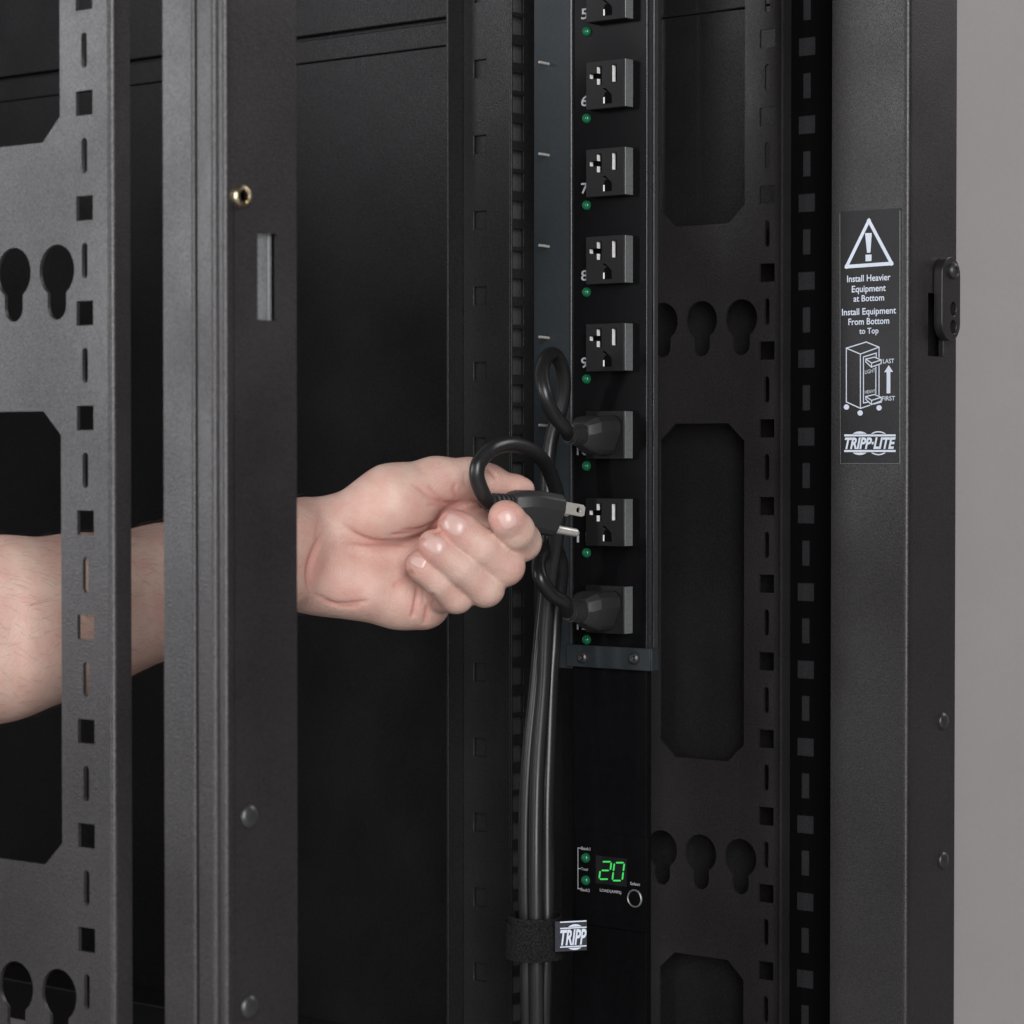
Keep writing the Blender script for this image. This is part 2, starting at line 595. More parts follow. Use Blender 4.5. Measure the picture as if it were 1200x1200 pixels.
# side braces: sheet with square holes, slots, keyholes and big chamfered cut-outs
YS = 0.1095            # line of the square holes
PZ = 0.0476            # hole pitch
PER = 7 * PZ


def brace(W, inward):
    mb = MB()
    holes = []
    z0, z1 = ZB, ZT
    for n in range(-12, 14):
        z = ZH + 0.0183 + n * PZ
        if z0 + 0.02 < z < z1 - 0.03:
            holes.append(rect(YS - 0.0056, z - 0.0056, YS + 0.0056, z + 0.0056))
            c = z + PZ / 2
            if c + 0.01 < z1 - 0.01:
                holes.append(arc(YS, c + 0.0062, 0.0019, 0, 180, 5) + arc(YS, c - 0.0062, 0.0019, 180, 360, 5))
    for k in range(-2, 3):
        o = ZH + k * PER
        for u in (0.019, 0.049, 0.079):
            zc = o + 0.086
            if z0 + 0.06 < zc < z1 - 0.06:
                y = YS + u
                a = math.degrees(math.acos(0.0064 / 0.012))
                lp = arc(y, zc, 0.012, -a, 180 + a, 18) + arc(y, o + 0.0634 + 0.0064, 0.0064, 180, 360, 8)
                holes.append(lp)
        t, b = o + 0.0217, o - 0.188
        t = min(t, z1 - 0.02); b = max(b, z0 + 0.02)
        if t - b > 0.05:
            y0, y1 = YS + 0.0165, YS + 0.081
            holes.append([(y0, b + 0.011), (y0 + 0.012, b), (y1 - 0.012, b), (y1, b + 0.011), (y1, t - 0.011), (y1 - 0.012, t), (y0 + 0.012, t), (y0, t - 0.011)])
    yf = YS - 0.0150
    s = 1 if inward > 0 else -1
    mb.plate(rect(yf, z0, YS + 0.104, z1), holes, lambda u, v, n: (W + s * n, u, v), 0.0018)
    # bent front lip
    if s > 0:
        path = [(W, yf)] + arc(W + 0.0032, yf, 0.0032, 180, 270, 8) + [(W + 0.0112, yf - 0.0032)]
    else:
        path = [(W, yf)] + arc(W - 0.0024, yf, 0.0024, 0, -90, 6) + [(W - 0.0102, yf - 0.0024)]
    inn = [(W + s * 0.0018, yf)] + [(W + s * 0.0102, yf - 0.0006)]
    mb.prism(path + inn[::-1], z0, z1)
    return part('mounting_rail', mb, M['powder'], rack)


brace(0.020, 1)
brace(0.575, -1)

# right side panel, in two leaves with a dark groove between
WP = 0.592
zg = on_x(351, 46, WP).z
zs = on_x(351, 75.5, WP).z
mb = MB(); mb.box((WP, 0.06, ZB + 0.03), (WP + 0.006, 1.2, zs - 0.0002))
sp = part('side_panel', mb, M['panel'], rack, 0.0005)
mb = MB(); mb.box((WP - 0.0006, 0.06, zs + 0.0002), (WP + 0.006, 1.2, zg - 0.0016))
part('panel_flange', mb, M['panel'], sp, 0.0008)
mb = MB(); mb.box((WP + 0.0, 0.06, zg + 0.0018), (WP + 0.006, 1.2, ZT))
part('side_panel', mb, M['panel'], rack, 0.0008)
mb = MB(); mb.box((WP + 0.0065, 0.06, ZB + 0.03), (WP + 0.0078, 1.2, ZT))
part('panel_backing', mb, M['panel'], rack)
# unseen left leaf, added to keep the side softbox off the interior
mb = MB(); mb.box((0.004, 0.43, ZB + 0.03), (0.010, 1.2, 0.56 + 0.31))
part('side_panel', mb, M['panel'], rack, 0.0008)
# added sheet painting soft light spots: black face, paler backing behind its holes
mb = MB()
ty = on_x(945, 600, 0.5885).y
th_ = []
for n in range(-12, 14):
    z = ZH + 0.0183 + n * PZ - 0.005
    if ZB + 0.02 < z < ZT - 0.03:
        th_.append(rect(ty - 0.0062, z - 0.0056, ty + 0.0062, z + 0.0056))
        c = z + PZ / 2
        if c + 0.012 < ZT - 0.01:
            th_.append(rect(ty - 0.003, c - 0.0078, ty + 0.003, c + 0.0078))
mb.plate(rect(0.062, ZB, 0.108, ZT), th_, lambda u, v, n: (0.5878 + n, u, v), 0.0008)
tr_ = part('light_spot_sheet', mb, M['painted_shade'], rack)
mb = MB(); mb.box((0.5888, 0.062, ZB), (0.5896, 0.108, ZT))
part('light_spot_backing', mb, M['light_spot'], tr_)
# base frame
zb1 = on_x(170, 1171, WP - 0.03).z
mb = MB()
mb.box((0.55, 0.062, zb1 - 0.03), (0.590, 1.2, zb1))
mb.box((0.0, 0.062, zb1 - 0.05), (0.548, 1.2, zb1 - 0.036))
part('base_frame', mb, M['powder'], rack, 0.001)
# rear corner post
mb = MB()
mb.strip([(0.545, 1.16), (0.545, 1.2), (0.598, 1.2)], 0.002, ZB, ZT)
part('rear_post', mb, M['powder'], rack)

# equipment rail: hat section with knock-out squares, hole flange facing the front
WE, YE = 0.4722, 0.2284
mb = MB()
holes = []
yy0 = on_x(569.5, 80, WE).y; yy1 = on_x(555, 80, WE).y
yend = on_x(543, 600, WE).y
z0k = on_x(562, 80.5, WE).z
for n in range(-12, 5):
    z = z0k + n * 0.0465
    holes.append(rect(yy0, z - 0.0056, yy1, z + 0.0056))
holes = [h for h in holes if h[0][1] > ZB + 0.02 and h[2][1] < ZT - 0.02]
mb.plate(rect(YE + 0.0016, ZB, yend, ZT), holes, lambda u, v, n: (WE + n, u, v), 0.0016)
# hole flange
zm = on_y(607, 154.6, YE).z
x0 = on_y(601, 300, YE).x; x1 = on_y(613.6, 300, YE).x
holes = []
for n in range(-12, 6):
    for d in (-0.017, 0, 0.017):
        z = zm + n * PZ + d
        if ZB + 0.02 < z < ZT - 0.02:
            holes.append(rect(x0, z - 0.0055, x1, z + 0.0055))
mb.plate(rect(WE - 0.0002, ZB, WE + 0.05, ZT), holes, lambda u, v, n: (u, YE + n, v), 0.0016)
xl = on_y(525.5, 600, yend).x
mb.box((xl, yend + 0.0002, ZB), (WE + 0.0016, yend + 0.0018, ZT))
rail2 = part('equipment_rail', mb, M['rail'], rack, 0.0003)
mb = MB(); mb.box((WE + 0.0024, YE + 0.003, ZB), (WE + 0.0036, yend - 0.001, ZT))
part('rail_liner', mb, M['rail'], rail2)
mb = MB(); mb.box((WE + 0.006, YE + 0.0045, ZB), (WE + 0.045, YE + 0.006, ZT)); mb.box((WE + 0.0215, YE + 0.0030, ZB), (WE + 0.0235, YE + 0.0046, ZT))  # added plates, paler so the flange holes look lit inside
part('hole_light_backing', mb, M['hole_light'], rail2)

# warning label on the inner face of the right post
WLb = WR - 0.0003
lab = MB()
A = on_x(984, 248, WLb); B = on_x(1055, 543, WLb)
lab.box((WLb, B.y, on_x(1020, 543.5, WLb).z), (WR - 0.00005, A.y, on_x(1020, 246, WLb).z))
label = part('warning_label', lab, M['label'], rack)
pr = MB()
WI = WLb - 0.00012


def z5(x, y): return (960 + x * 0.15, 230 + y * 0.15)
def z6(x, y): return (960 + x * 0.15, 390 + y * 0.15)


line_mb(pr, [z5(388, 190), z5(213, 550), z5(566, 525)], 0.0021, WI, True)
poly_mb(pr, [z5(358, 288), z5(411, 287), z5(400, 440), z5(374, 441)], WI)
poly_mb(pr, [z5(362, 457), z5(409, 455), z5(408, 505), z5(362, 508)], WI)


def t5(s, x0, y0, x1, y1, **k):
    a = z5(x0, y0); b = z5(x1, y1)
    text_mb(pr, s, a[0], a[1], b[0], b[1], WI, 0.0, **k)


t5('Install Heavier', 218, 612, 557, 664, bold=0.012)
t5('Equipment', 255, 694, 520, 762, bold=0.012)
t5('at Bottom', 268, 770, 507, 820, bold=0.012)
t5('Install Equipment', 178, 872, 600, 940, bold=0.012)
t5('From Bottom', 228, 950, 547, 1002, bold=0.012)
t5('to Top', 313, 1028, 463, 1088, bold=0.012)
lw_ = 0.00062
L6 = lambda pts, closed=False, w=lw_: line_mb(pr, [z6(*q) for q in pts], w, WI, closed)
L6([(212, 120), (368, 72), (468, 112), (322, 166)], True)
L6([(212, 120), (212, 540), (322, 590), (322, 166)])
L6([(322, 590), (395, 566)]); L6([(468, 112), (468, 190)]); L6([(468, 255), (468, 485)]); L6([(430, 556), (486, 540)])
L6([(346, 548), (346, 188), (446, 158), (446, 185)]); L6([(346, 548), (385, 540)]); L6([(443, 268), (443, 475)])
for dy in (0, 292):
    L6([(364, 206 + dy), (432, 190 + dy), (485, 212 + dy), (410, 236 + dy)], True)
    L6([(364, 206 + dy), (364, 226 + dy), (408, 268 + dy), (485, 240 + dy), (485, 212 + dy)]); L6([(410, 236 + dy), (408, 268 + dy)])


def t6(s, x0, y0, x1, y1, **k):
    a = z6(x0, y0); b = z6(x1, y1)
    text_mb(pr, s, a[0], a[1], b[0], b[1], WI, 0.0, **k)


t6('LIGHT', 357, 285, 437, 315, slope=0.0010)
t6('HEAVY', 357, 446, 437, 472, slope=0.0006)
t6('LAST', 498, 203, 585, 238, bold=0.01)
t6('FIRST', 492, 494, 592, 529, bold=0.01)
poly_mb(pr, [z6(527, 474), z6(556, 472), z6(556, 305), z6(577, 305), z6(543, 253), z6(508, 308), z6(527, 307)], WI)
for cx, cy in ((213, 580), (320, 626), (468, 586)):
    poly_mb(pr, [z6(cx + 21 * math.cos(k * math.pi / 8), cy + 21 * math.sin(k * math.pi / 8)) for k in range(16)], WI)


def logo(mb, zf, x0, x1, yt, yb, W, name, circles, sh=0.28, lwid=None):
    h = yb - yt
    lt, lb = yt - h * 0.17, yb + h * 0.17
    lw = h * 0.085
    for y in (lt, lb):
        poly_mb(mb, [zf(x0, y - lw), zf(x1, y - lw), zf(x1, y + lw), zf(x0, y + lw)], W)
    for (cx, r, ring) in circles:
        cy = (yt + yb) / 2
        for s_, yl in ((-1, lt - lw * 1.6), (1, lb + lw * 1.6)):
            c = abs(yl - cy)
            am = math.acos(min(1, c / r))
            top = [(cx + r * math.sin(a), cy + s_ * r * math.cos(a)) for a in np.linspace(-am, am, 13)]
            if ring:
                r2 = r * 0.90
                am2 = math.acos(min(1, c / r2))
                low = [(cx + r2 * math.sin(a), cy + s_ * r2 * math.cos(a)) for a in np.linspace(am2, -am2, 13)]
                pts = top + low
                for i in range(12):
                    poly_mb(mb, [zf(*top[i]), zf(*top[i + 1]), zf(*low[11 - i]), zf(*low[12 - i])], W)
            else:
                poly_mb(mb, [zf(*q) for q in top], W)
    a = zf(x0 + (x1 - x0) * 0.01, yt); b = zf(x1, yb)
    text_mb(mb, name, a[0], a[1], b[0], b[1], W, 0.0, bold=0.035, shear=sh)


logo(pr, z6, 195, 597, 817, 908, WI, 'TRIPP\u00b7LITE', [(316, 92, False), (463, 94, True)])
part('label_print', pr, M['print'], label)
eg = MB()  # pale lines painting the glint along the film's edges
line_mb(eg, [(984.3, 250), (984.8, 542.5)], 0.0003, WI)
line_mb(eg, [(1054.7, 247), (1054.7, 543)], 0.0004, WI)
line_mb(eg, [(985, 543), (1054.5, 543)], 0.0002, WI)
part('label_edge_glint', eg, M['zinc'], label)

# ------------------------------------------------------------------ power strip
WF = 0.455
pdu = thing('power_strip', 'tall black vertical power strip with numbered outlets, green lights and a lit 20 display', 'power strip', (0.478, 0.143, 0.12))
yR = on_x(758, 600, WF).y      # nearer edge
yL = on_x(671, 600, WF).y
mb = MB()
mb.box((WF, yR, 0.12), (WF + 0.005, yL, ZT))
mb.box((WF + 0.0045, yR + 0.036, 0.12), (WF + 0.045, yL, ZT))
housing = part('housing', mb, M['gloss'], pdu, 0.0008)
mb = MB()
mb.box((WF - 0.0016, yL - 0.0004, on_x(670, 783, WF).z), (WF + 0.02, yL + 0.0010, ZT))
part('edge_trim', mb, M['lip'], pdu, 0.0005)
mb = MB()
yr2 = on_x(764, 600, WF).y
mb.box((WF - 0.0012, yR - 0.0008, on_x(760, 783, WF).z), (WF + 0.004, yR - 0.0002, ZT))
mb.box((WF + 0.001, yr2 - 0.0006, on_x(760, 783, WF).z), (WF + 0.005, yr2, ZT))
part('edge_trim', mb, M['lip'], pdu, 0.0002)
# side bracket with cord hooks
yb0 = yL + 0.0012; yb1 = on_x(625, 600, WF).y
zbt = on_x(660, 783, WF).z
mb = MB()
mb.box((WF + 0.0004, yb0, zbt), (WF + 0.002, yb1, ZT))
bracket = part('side_bracket', mb, M['bracket'], pdu, 0.0004)
mb = MB()
ya = on_x(762, 770, WF - 0.003).y; yb = on_x(664, 770, WF - 0.003).y
zt_ = on_x(712, 757, WF).z; zb_ = on_x(712, 783, WF).z
mb.box((WF - 0.0032, ya, zb_), (WF - 0.0018, yb, zt_))
mb.box((WF - 0.0032, ya - 0.0012, zb_), (WF + 0.004, ya - 0.0002, zt_))
lowb = part('end_bracket', mb, M['bracket'], pdu, 0.0004)
for (x, y) in ((683, 770.5), (743.5, 771.5)):
    cross_screw('screw', on_x(x, y, WF - 0.0033), (-1, 0, 0), 0.0036, M['rivet'], lowb)
mb0 = MB()
mb0.tube([(0.0, 0, 0), (-0.0040, 0.0004, 0.0002), (-0.0078, 0.0010, 0.0004)], [0.0009, 0.0009, 0.0008], 10)
hook = mb0.mesh('cord_hook', 50)
for y in (-32, 74, 181, 288, 395, 498):
    q = on_x(643, y + 1, WF + 0.0003)
    link('cord_hook', hook, M['nickel'], bracket, q)


# outlets
def outlet_parts():
    hw, hh = 0.0140, 0.0140          # half size along y and z
    d = 0.008
    # front sheet with the T slot, the straight slot and the ground hole: u to the right (-y), v up
    T = [(-0.0100, 0.0050), (-0.0062, 0.0050), (-0.0062, 0.0032)]
    tslot = [(-0.0112, 0.0040), (-0.0060, 0.0040), (-0.0060, 0.0002), (-0.0026, 0.0002), (-0.0026, 0.0108), (-0.0060, 0.0108), (-0.0060, 0.0068), (-0.0112, 0.0068)]
    slot = rect(0.0052, 0.0010, 0.0084, 0.0108)
    gnd = [(-0.0014, -0.0112), (0.0048, -0.0112)] + [(0.0017 + 0.0031 * math.cos(R(a)), -0.0082 + 0.0038 * math.sin(R(a))) for a in range(0, 181, 20)]
    fb = MB()
    fb.plate(rect(-hw, -hh, hw, hh), [tslot, slot, gnd], lambda u, v, n: (-d + n, -u, v), 0.0030)
    fb.box((-d + 0.0045, -hw, -hh), (0.0, hw, hh))
    # skirt between the sheet and the body
    fb.box((-d + 0.003, -hw, -hh), (-d + 0.0045, -hw + 0.0012, hh))
    fb.box((-d + 0.003, hw - 0.0012, -hh), (-d + 0.0045, hw, hh))
    fb.box((-d + 0.003, -hw + 0.0012, -hh), (-d + 0.0045, hw - 0.0012, -hh + 0.0012))
    fb.box((-d + 0.003, -hw + 0.0012, hh - 0.0012), (-d + 0.0045, hw - 0.0012, hh))
    cb = MB()
    # contacts lining the far wall of each slot
    x0, x1 = -d + 0.0003, -d + 0.0032
    cb.box((x0, 0.0059, 0.0004), (x1, 0.00598, 0.0038))
    cb.box((x0, 0.0059, 0.0070), (x1, 0.00598, 0.0106))
    cb.box((x0, 0.0111, 0.0042), (x1, 0.01118, 0.0066))
    cb.box((x0, -0.0053, 0.0012), (x1, -0.00522, 0.0106))
    cb.box((-d + 0.00025, 0.0005, -0.0110), (-d + 0.00045, 0.00135, -0.0074))
    eb = MB()
    eb.box((-d + 0.0006, -hw - 0.0007, -hh + 0.0004), (-0.0004, -hw - 0.0001, hh - 0.0004))
    vb = MB(); vb.plate([(q[0] * 0.97 + 0.00005, (q[1] + 0.0082) * 0.96 - 0.0082) for q in gnd], [], lambda u, v, n: (-d + 0.0005 + n, -u, v), 0.0034); vb.box((-d + 0.0042, -hw + 0.0014, -hh + 0.0014), (-d + 0.0044, hw - 0.0014, hh - 0.0014))  # black fill painting the shade inside the slots and ground hole
    return vb.mesh('socket_shade', 30), fb.mesh('outlet', 30), cb.mesh('contact', 30), eb.mesh('side_trim', 30)


vm_, om, cm, em = outlet_parts()
ocy = (on_x(688, 100, WF - 0.008).y + on_x(730, 100, WF - 0.008).y) / 2
outz = []
ytops = [-33 + 0, 70.5, 174, 277.5, 380.5, 483, 584, 685]
for i in range(8):
    yc = [-5, 98, 201.5, 305.5, 408.5, 510.5, 611.5, 713][i]
    outz.append(on_x(709, yc, WF - 0.008).z)
zfit = np.polyfit(range(8), outz, 1)
outz = [zfit[0] * i + zfit[1] for i in range(8)]
for i in range(-2, 8):
    z = zfit[0] * i + zfit[1]
    o = link('outlet', om, M['plastic'], pdu, Vector((WF, ocy, z)) - WORLD[pdu.name])
    b = o.modifiers.new('bevel', 'BEVEL'); b.width = 0.0004; b.segments = 2; b.limit_method = 'ANGLE'
    link('contact', cm, M['contact'], o)
    link('side_trim', em, M['zinc'], o)
    link('socket_shade', vm_, M['painted_shade'], o)

mbled = MB()
mbled.lathe([(0.0029, 0), (0.0029, 0.0008), (0.0025, 0.0018), (0.0016, 0.0026), (0.0, 0.0029)], (0, 0, 0), (-1, 0, 0), 20)
ledm = mbled.mesh('indicator_light', 60)
for i in range(8):
    q = on_x(688, 37 + i * 101.8, WF)
    link('indicator_light', ledm, M['led'], pdu, q - WORLD[pdu.name])
nb = MB()
for i, s in enumerate(['5', '6', '7', '8', '9', '10', '11', '12']):
    y = 16.5 + i * 102.2
    nb = MB()
    text_mb(nb, s, 681.5 - (5 if len(s) > 1 else 0), y - 6.5, 689.5, y + 6, WF, 0.0004, bold=0.012)
    part('number_print', nb, M['ink'], pdu)

# display
def z9(x, y): return (660 + x / 7.06, 960 + y / 7.06)


WD = WF - 0.0012
mb = MB()
a = on_x(*z9(100, 110), WD); b = on_x(*z9(692, 790), WD)
zt9 = on_x(*z9(400, 120), WD).z; zb9 = on_x(*z9(400, 900), WD).z
d0 = on_x(*z9(262, 420), WD); d1 = on_x(*z9(527, 430), WD)
dzt = on_x(*z9(395, 312), WD).z; dzb = on_x(*z9(395, 548), WD).z
mb.plate(rect(b.y, zb9, a.y, zt9), [rect(d1.y, dzb, d0.y, dzt)], lambda u, v, n: (WD + n, u, v), 0.0010)
disp = part('display_panel', mb, M['gloss'], pdu, 0.0002)
mb = MB(); mb.box((WF - 0.0006, d1.y + 0.0001, dzb + 0.0001), (WF - 0.0001, d0.y - 0.0001, dzt - 0.0001))
part('display_window', mb, M['plastic'], disp)
dg = MB()
WG = WF - 0.0008


def segs(x0, x1, yt, yb, on, sl=18):
    ym = (yt + yb) / 2
    def X(x, y): return x + sl * (ym - y) / (yb - yt) * 1.0
    w = 6.5
    S = {'a': ((x0 + 16, yt), (x1 - 10, yt)), 'g': ((x0 + 16, ym), (x1 - 16, ym)), 'd': ((x0 + 10, yb), (x1 - 16, yb)),
         'f': ((x0, yt + 12), (x0, ym - 10)), 'b': ((x1, yt + 12), (x1, ym - 10)), 'e': ((x0, ym + 10), (x0, yb - 12)), 'c': ((x1, ym + 10), (x1, yb - 12))}
    for k in on:
        (ax, ay), (bx, by) = S[k]
        A_ = (X(ax, ay), ay); B_ = (X(bx, by), by)
        if k in 'agd':
            pts = [(A_[0] - w, A_[1]), (A_[0], A_[1] - w), (B_[0], B_[1] - w), (B_[0] + w, B_[1]), (B_[0], B_[1] + w), (A_[0], A_[1] + w)]
        else:
            pts = [(A_[0], A_[1] - w), (A_[0] + w, A_[1]), (B_[0] + w, B_[1]), (B_[0], B_[1] + w), (B_[0] - w, B_[1]), (A_[0] - w, A_[1])]
        poly_mb(dg, [z9(*q) for q in pts], WG)


segs(306, 390, 352, 496, 'abged')
segs(415, 497, 360, 508, 'abcdef')
part('digits', dg, M['digit'], disp)
tx = MB()
for s, x0, y0, x1, y1 in (('Bank1', 150, 230, 225, 256), ('Total', 150, 402, 205, 424), ('Bank2', 147, 572, 222, 598), ('LOAD(AMPS)', 305, 584, 482, 615), ('Select', 556, 522, 636, 548)):
    a_ = z9(x0, y0); b_ = z9(x1, y1)
    text_mb(tx, s, a_[0], a_[1], b_[0], b_[1], WD, 0.0002, bold=0.01)
L9 = lambda pts: line_mb(tx, [z9(*q) for q in pts], 0.0005, WD - 0.0002)
L9([(143, 240), (122, 238), (122, 575), (143, 577)]); L9([(122, 408), (142, 409)])
part('display_print', tx, M['ink'], disp)
for (x, y) in ((190, 320), (190, 505)):
    link('indicator_light', ledm, M['led'], disp, on_x(*z9(x, y), WD))
q = on_x(*z9(595, 655), WD)
mb = MB(); mb.lathe([(0.0044, 0), (0.0044, 0.0008), (0.0048, 0.0012), (0.0053, 0.0008), (0.0053, 0.0)], q, (-1, 0, 0), 28)
part('button_ring', mb, M['zinc'], disp)
mb = MB(); mb.lathe([(0.0042, 0), (0.0042, 0.0008), (0.0036, 0.0012), (0, 0.0012)], q, (-1, 0, 0), 24)
part('button', mb, M['gloss'], disp)

# ------------------------------------------------------------------ power cords
CR = 0.0042


def plug_into(root, org, rot=0.0, tilt=0.0, ln=1.0):
    """plug with its blades along +x; org = middle of its front face (world)"""
    inv = -WORLD[root.name]
    Lb = 0.030
    body = MB()
    secs = []
    # x, half y, top z, ridge z, bottom z
    for x, hy, zt, zr, zb in ((0.0, 0.0122, 0.0110, 0.002, -0.0117), (-0.014, 0.0122, 0.0110, 0.002, -0.0117), (-0.0215, 0.0112, 0.0102, 0.0014, -0.0098),
                              (-0.0268, 0.0088, 0.0084, 0.0, -0.0076), (-Lb, 0.0066, 0.0068, 0.0, -0.0064)):
        c = 0.0035 * hy / 0.0125
        secs.append([(x, -hy + c * 1.2, zt), (x, hy - c * 1.2, zt), (x, hy - c * 0.1, zt - c * 1.0), (x, hy, zr), (x, hy - c * 1.4, zb + c * 0.8), (x, hy - c * 2.2, zb), (x, -hy + c * 2.2, zb), (x, -hy + c * 1.4, zb + c * 0.8), (x, -hy, zr), (x, -hy + c * 0.1, zt - c * 1.0)])
    n = len(secs[0])
    vs = [q for s in secs for q in s]
    fs = []
    for i in range(len(secs) - 1):
        for k in range(n):
            k2 = (k + 1) % n
            fs.append((i * n + k, i * n + k2, (i + 1) * n + k2, (i + 1) * n + k))
    fs.append(tuple(range(n))); fs.append(tuple((len(secs) - 1) * n + k for k in range(n)))
    body.add(vs, fs)
    Mx = Matrix.Translation(org) @ Matrix.Rotation(rot, 4, 'Z') @ Matrix.Rotation(tilt, 4, 'Y') @ Matrix.Diagonal((ln, 1, 1, 1))
    def tr(mbx):
        mbx.v = [tuple(Mx @ Vector(q)) for q in mbx.v]
        return mbx
    o = part('plug', tr(body), M['plug'], root, 0.0007, 17)
    st = MB()
    prof = [(0.0064, 0.0)]
    for k in range(4):
        x = 0.001 + k * 0.0030
        r = 0.0066 - k * 0.00025
        prof += [(r, x), (r, x + 0.0016), (r - 0.0015, x + 0.0018), (r - 0.0015, x + 0.0028)]
    prof += [(0.0050, 0.0132), (0.0047, 0.0146)]
    st.lathe([(r, h) for r, h in prof], (-Lb + 0.0005, 0, 0), (-1, 0, 0), 22)
    part('strain_relief', tr(st), M['plug'], o, 0, 30)
    for sy in (-1, 1):
        bl = MB()
        hole = [(0.0125 + 0.0016 * math.cos(k * math.pi / 6), 0.0044 + 0.0016 * math.sin(k * math.pi / 6)) for k in range(12)]
        outl = [(-0.001, 0.0012), (0.0155, 0.0012), (0.0170, 0.0022), (0.0170, 0.0066), (0.0155, 0.0076), (-0.001, 0.0076)]
        bl.plate(outl, [hole], lambda u, v, n: (u, sy * 0.0064 - 0.0008 + n, v), 0.0016)
        part('blade', tr(bl), M['nickel'], o, 0.0002)
    gp = MB()
    gp.tube([(-0.001, 0, -0.0074), (0.0178, 0, -0.0074), (0.0192, 0, -0.0074), (0.0202, 0, -0.0074)], [0.0023, 0.0023, 0.0018, 0.0009], 16)
    part('ground_pin', tr(gp), M['nickel'], o, 0, 40)
    return Mx @ Vector((-Lb - 0.0138, 0, 0)), Mx @ Vector((-Lb - 0.019, 0, 0))


def cord(root, pts):
    sp_ = spline(pts, 12)
    mb = MB()
    mb.tube(sp_, CR, 16)
    return part('cord', mb, M['rubber'], root, 0, 60)


# cord in the upper socket
root = thing('power_cable', 'black power cord plugged into the outlet below number 9, looped upward', 'power cable', (WF - 0.02, ocy, outz[5]), 'black power cords tied in the bundle')
a, b = plug_into(root, Vector((WF - 0.0081, ocy, outz[5])), 0, 0, 0.8)
cord(root, [a, at(661, 501, 1.548), at(648, 484, 1.540), at(639, 462, 1.535), at(635, 438, 1.541), at(639, 421, 1.552), at(648, 415, 1.563), at(658, 428, 1.573), at(661, 452, 1.580), at(657, 480, 1.584), at(648, 506, 1.585), at(643, 535, 1.584), at(641, 578, 1.582), at(641, 630, 1.58), at(639, 690, 1.578),
            at(633, 750, 1.575), at(627.5, 810, 1.573), at(620, 880, 1.572), at(616, 950, 1.572), at(615.5, 1030, 1.572), at(617, 1100, 1.573), at(618, 1170, 1.574), at(621, 1260, 1.58), at(628, 1330, 1.585)])
# cord in the lower socket
root = thing('power_cable', 'black power cord plugged into the lowest outlet just above the end bracket', 'power cable', (WF - 0.02, ocy, outz[7]), 'black power cords tied in the bundle')
a, b = plug_into(root, Vector((WF - 0.0081, ocy, outz[7])), 0, 0, 0.8)
cord(root, [a, at(661, 706, 1.548), at(646, 696, 1.540), at(634, 679, 1.535), at(631, 662, 1.540), at(636, 647, 1.550), at(645, 640, 1.562), at(654, 648, 1.574), at(658, 668, 1.582), at(656, 692, 1.588), at(651, 720, 1.59), at(649, 755, 1.59), at(646, 800, 1.587), at(643, 880, 1.583), at(641, 950, 1.58),
            at(641, 1030, 1.578), at(641, 1100, 1.576), at(638, 1170, 1.577), at(637, 1260, 1.582), at(640, 1330, 1.586)])
# cord held by the hand
PT = 1.478
root = thing('power_cable', 'black power cord with bare prongs, its plug pinched in the hand', 'power cable', at(640, 605, PT), 'black power cords tied in the bundle')
HP = at(646.5, 603.0, PT)
a, b = plug_into(root, HP, R(-13), R(9))
cord(root, [a, at(566, 579, 1.444), at(559.5, 562, 1.440), at(559, 550, 1.439), at(563, 540, 1.441), at(577, 526, 1.448), at(600, 521, 1.463), at(626, 530, 1.485), at(643, 551, 1.51), at(654, 588, 1.535), at(652, 630, 1.548), at(645, 675, 1.556),
            at(640, 730, 1.561), at(637, 800, 1.564), at(631, 880, 1.565), at(628.5, 950, 1.564), at(628, 1030, 1.562), at(628.5, 1100, 1.562), at(629, 1170, 1.564), at(630, 1260, 1.57), at(634, 1330, 1.58)])

# ------------------------------------------------------------------ strap round the bundle
sc = at(627, 1097, 1.572)
strap = thing('cable_strap', 'black hook-and-loop strap with a white-lettered tag round the cord bundle', 'cable strap', sc - Vector((0, 0, 0.012)))
mb = MB()
hz = 0.0112


def strap_ring(a_, b_, th, z0, z1, seed, full=36):
    r = random.Random(seed)
    vs = []
    for k in range(full):
        ang = 2 * math.pi * k / full
        j = 1 + r.uniform(-0.02, 0.02)
        for (s_, zz) in ((0, z0), (0, z1), (th, z1), (th, z0)):
            p_ = sc + RT * ((a_ + s_) * math.cos(ang) * j) + FW * ((b_ + s_) * math.sin(ang) * j)
            vs.append((p_.x, p_.y, sc.z + zz + r.uniform(-0.0003, 0.0003)))
    fs = []
    for k in range(full):
        k2 = (k + 1) % full
        for e in range(4):
            e2 = (e + 1) % 4
            fs.append((k * 4 + e, k2 * 4 + e, k2 * 4 + e2, k * 4 + e2))
    return vs, fs


mb.add(*strap_ring(0.0146, 0.0175, 0.0016, -0.0098, 0.0126, 3))
mb.add(*strap_ring(0.0166, 0.0193, 0.0016, -0.0118, 0.0086, 4))
part('strap_band', mb, M['velcro'], strap, 0.0003, 45)
# free end with the tag
tl = MB()
e0 = at(606, 1096, 1.551); e1 = at(655, 1096, 1.549)
WT = None
tagx = RT * 1.0
A = at(650, 1097.5, 1.5505); Bp = at(687, 1097.5, 1.556)
d = (Bp - A); d.z = 0; dl = d.length; d.normalize(); nrm = Vector((d.y, -d.x, 0)).normalized()
if nrm.dot(FW) > 0: nrm = -nrm


def tagp(u, v, n=0.0):
    return A + d * u + Vector((0, 0, v)) + nrm * n


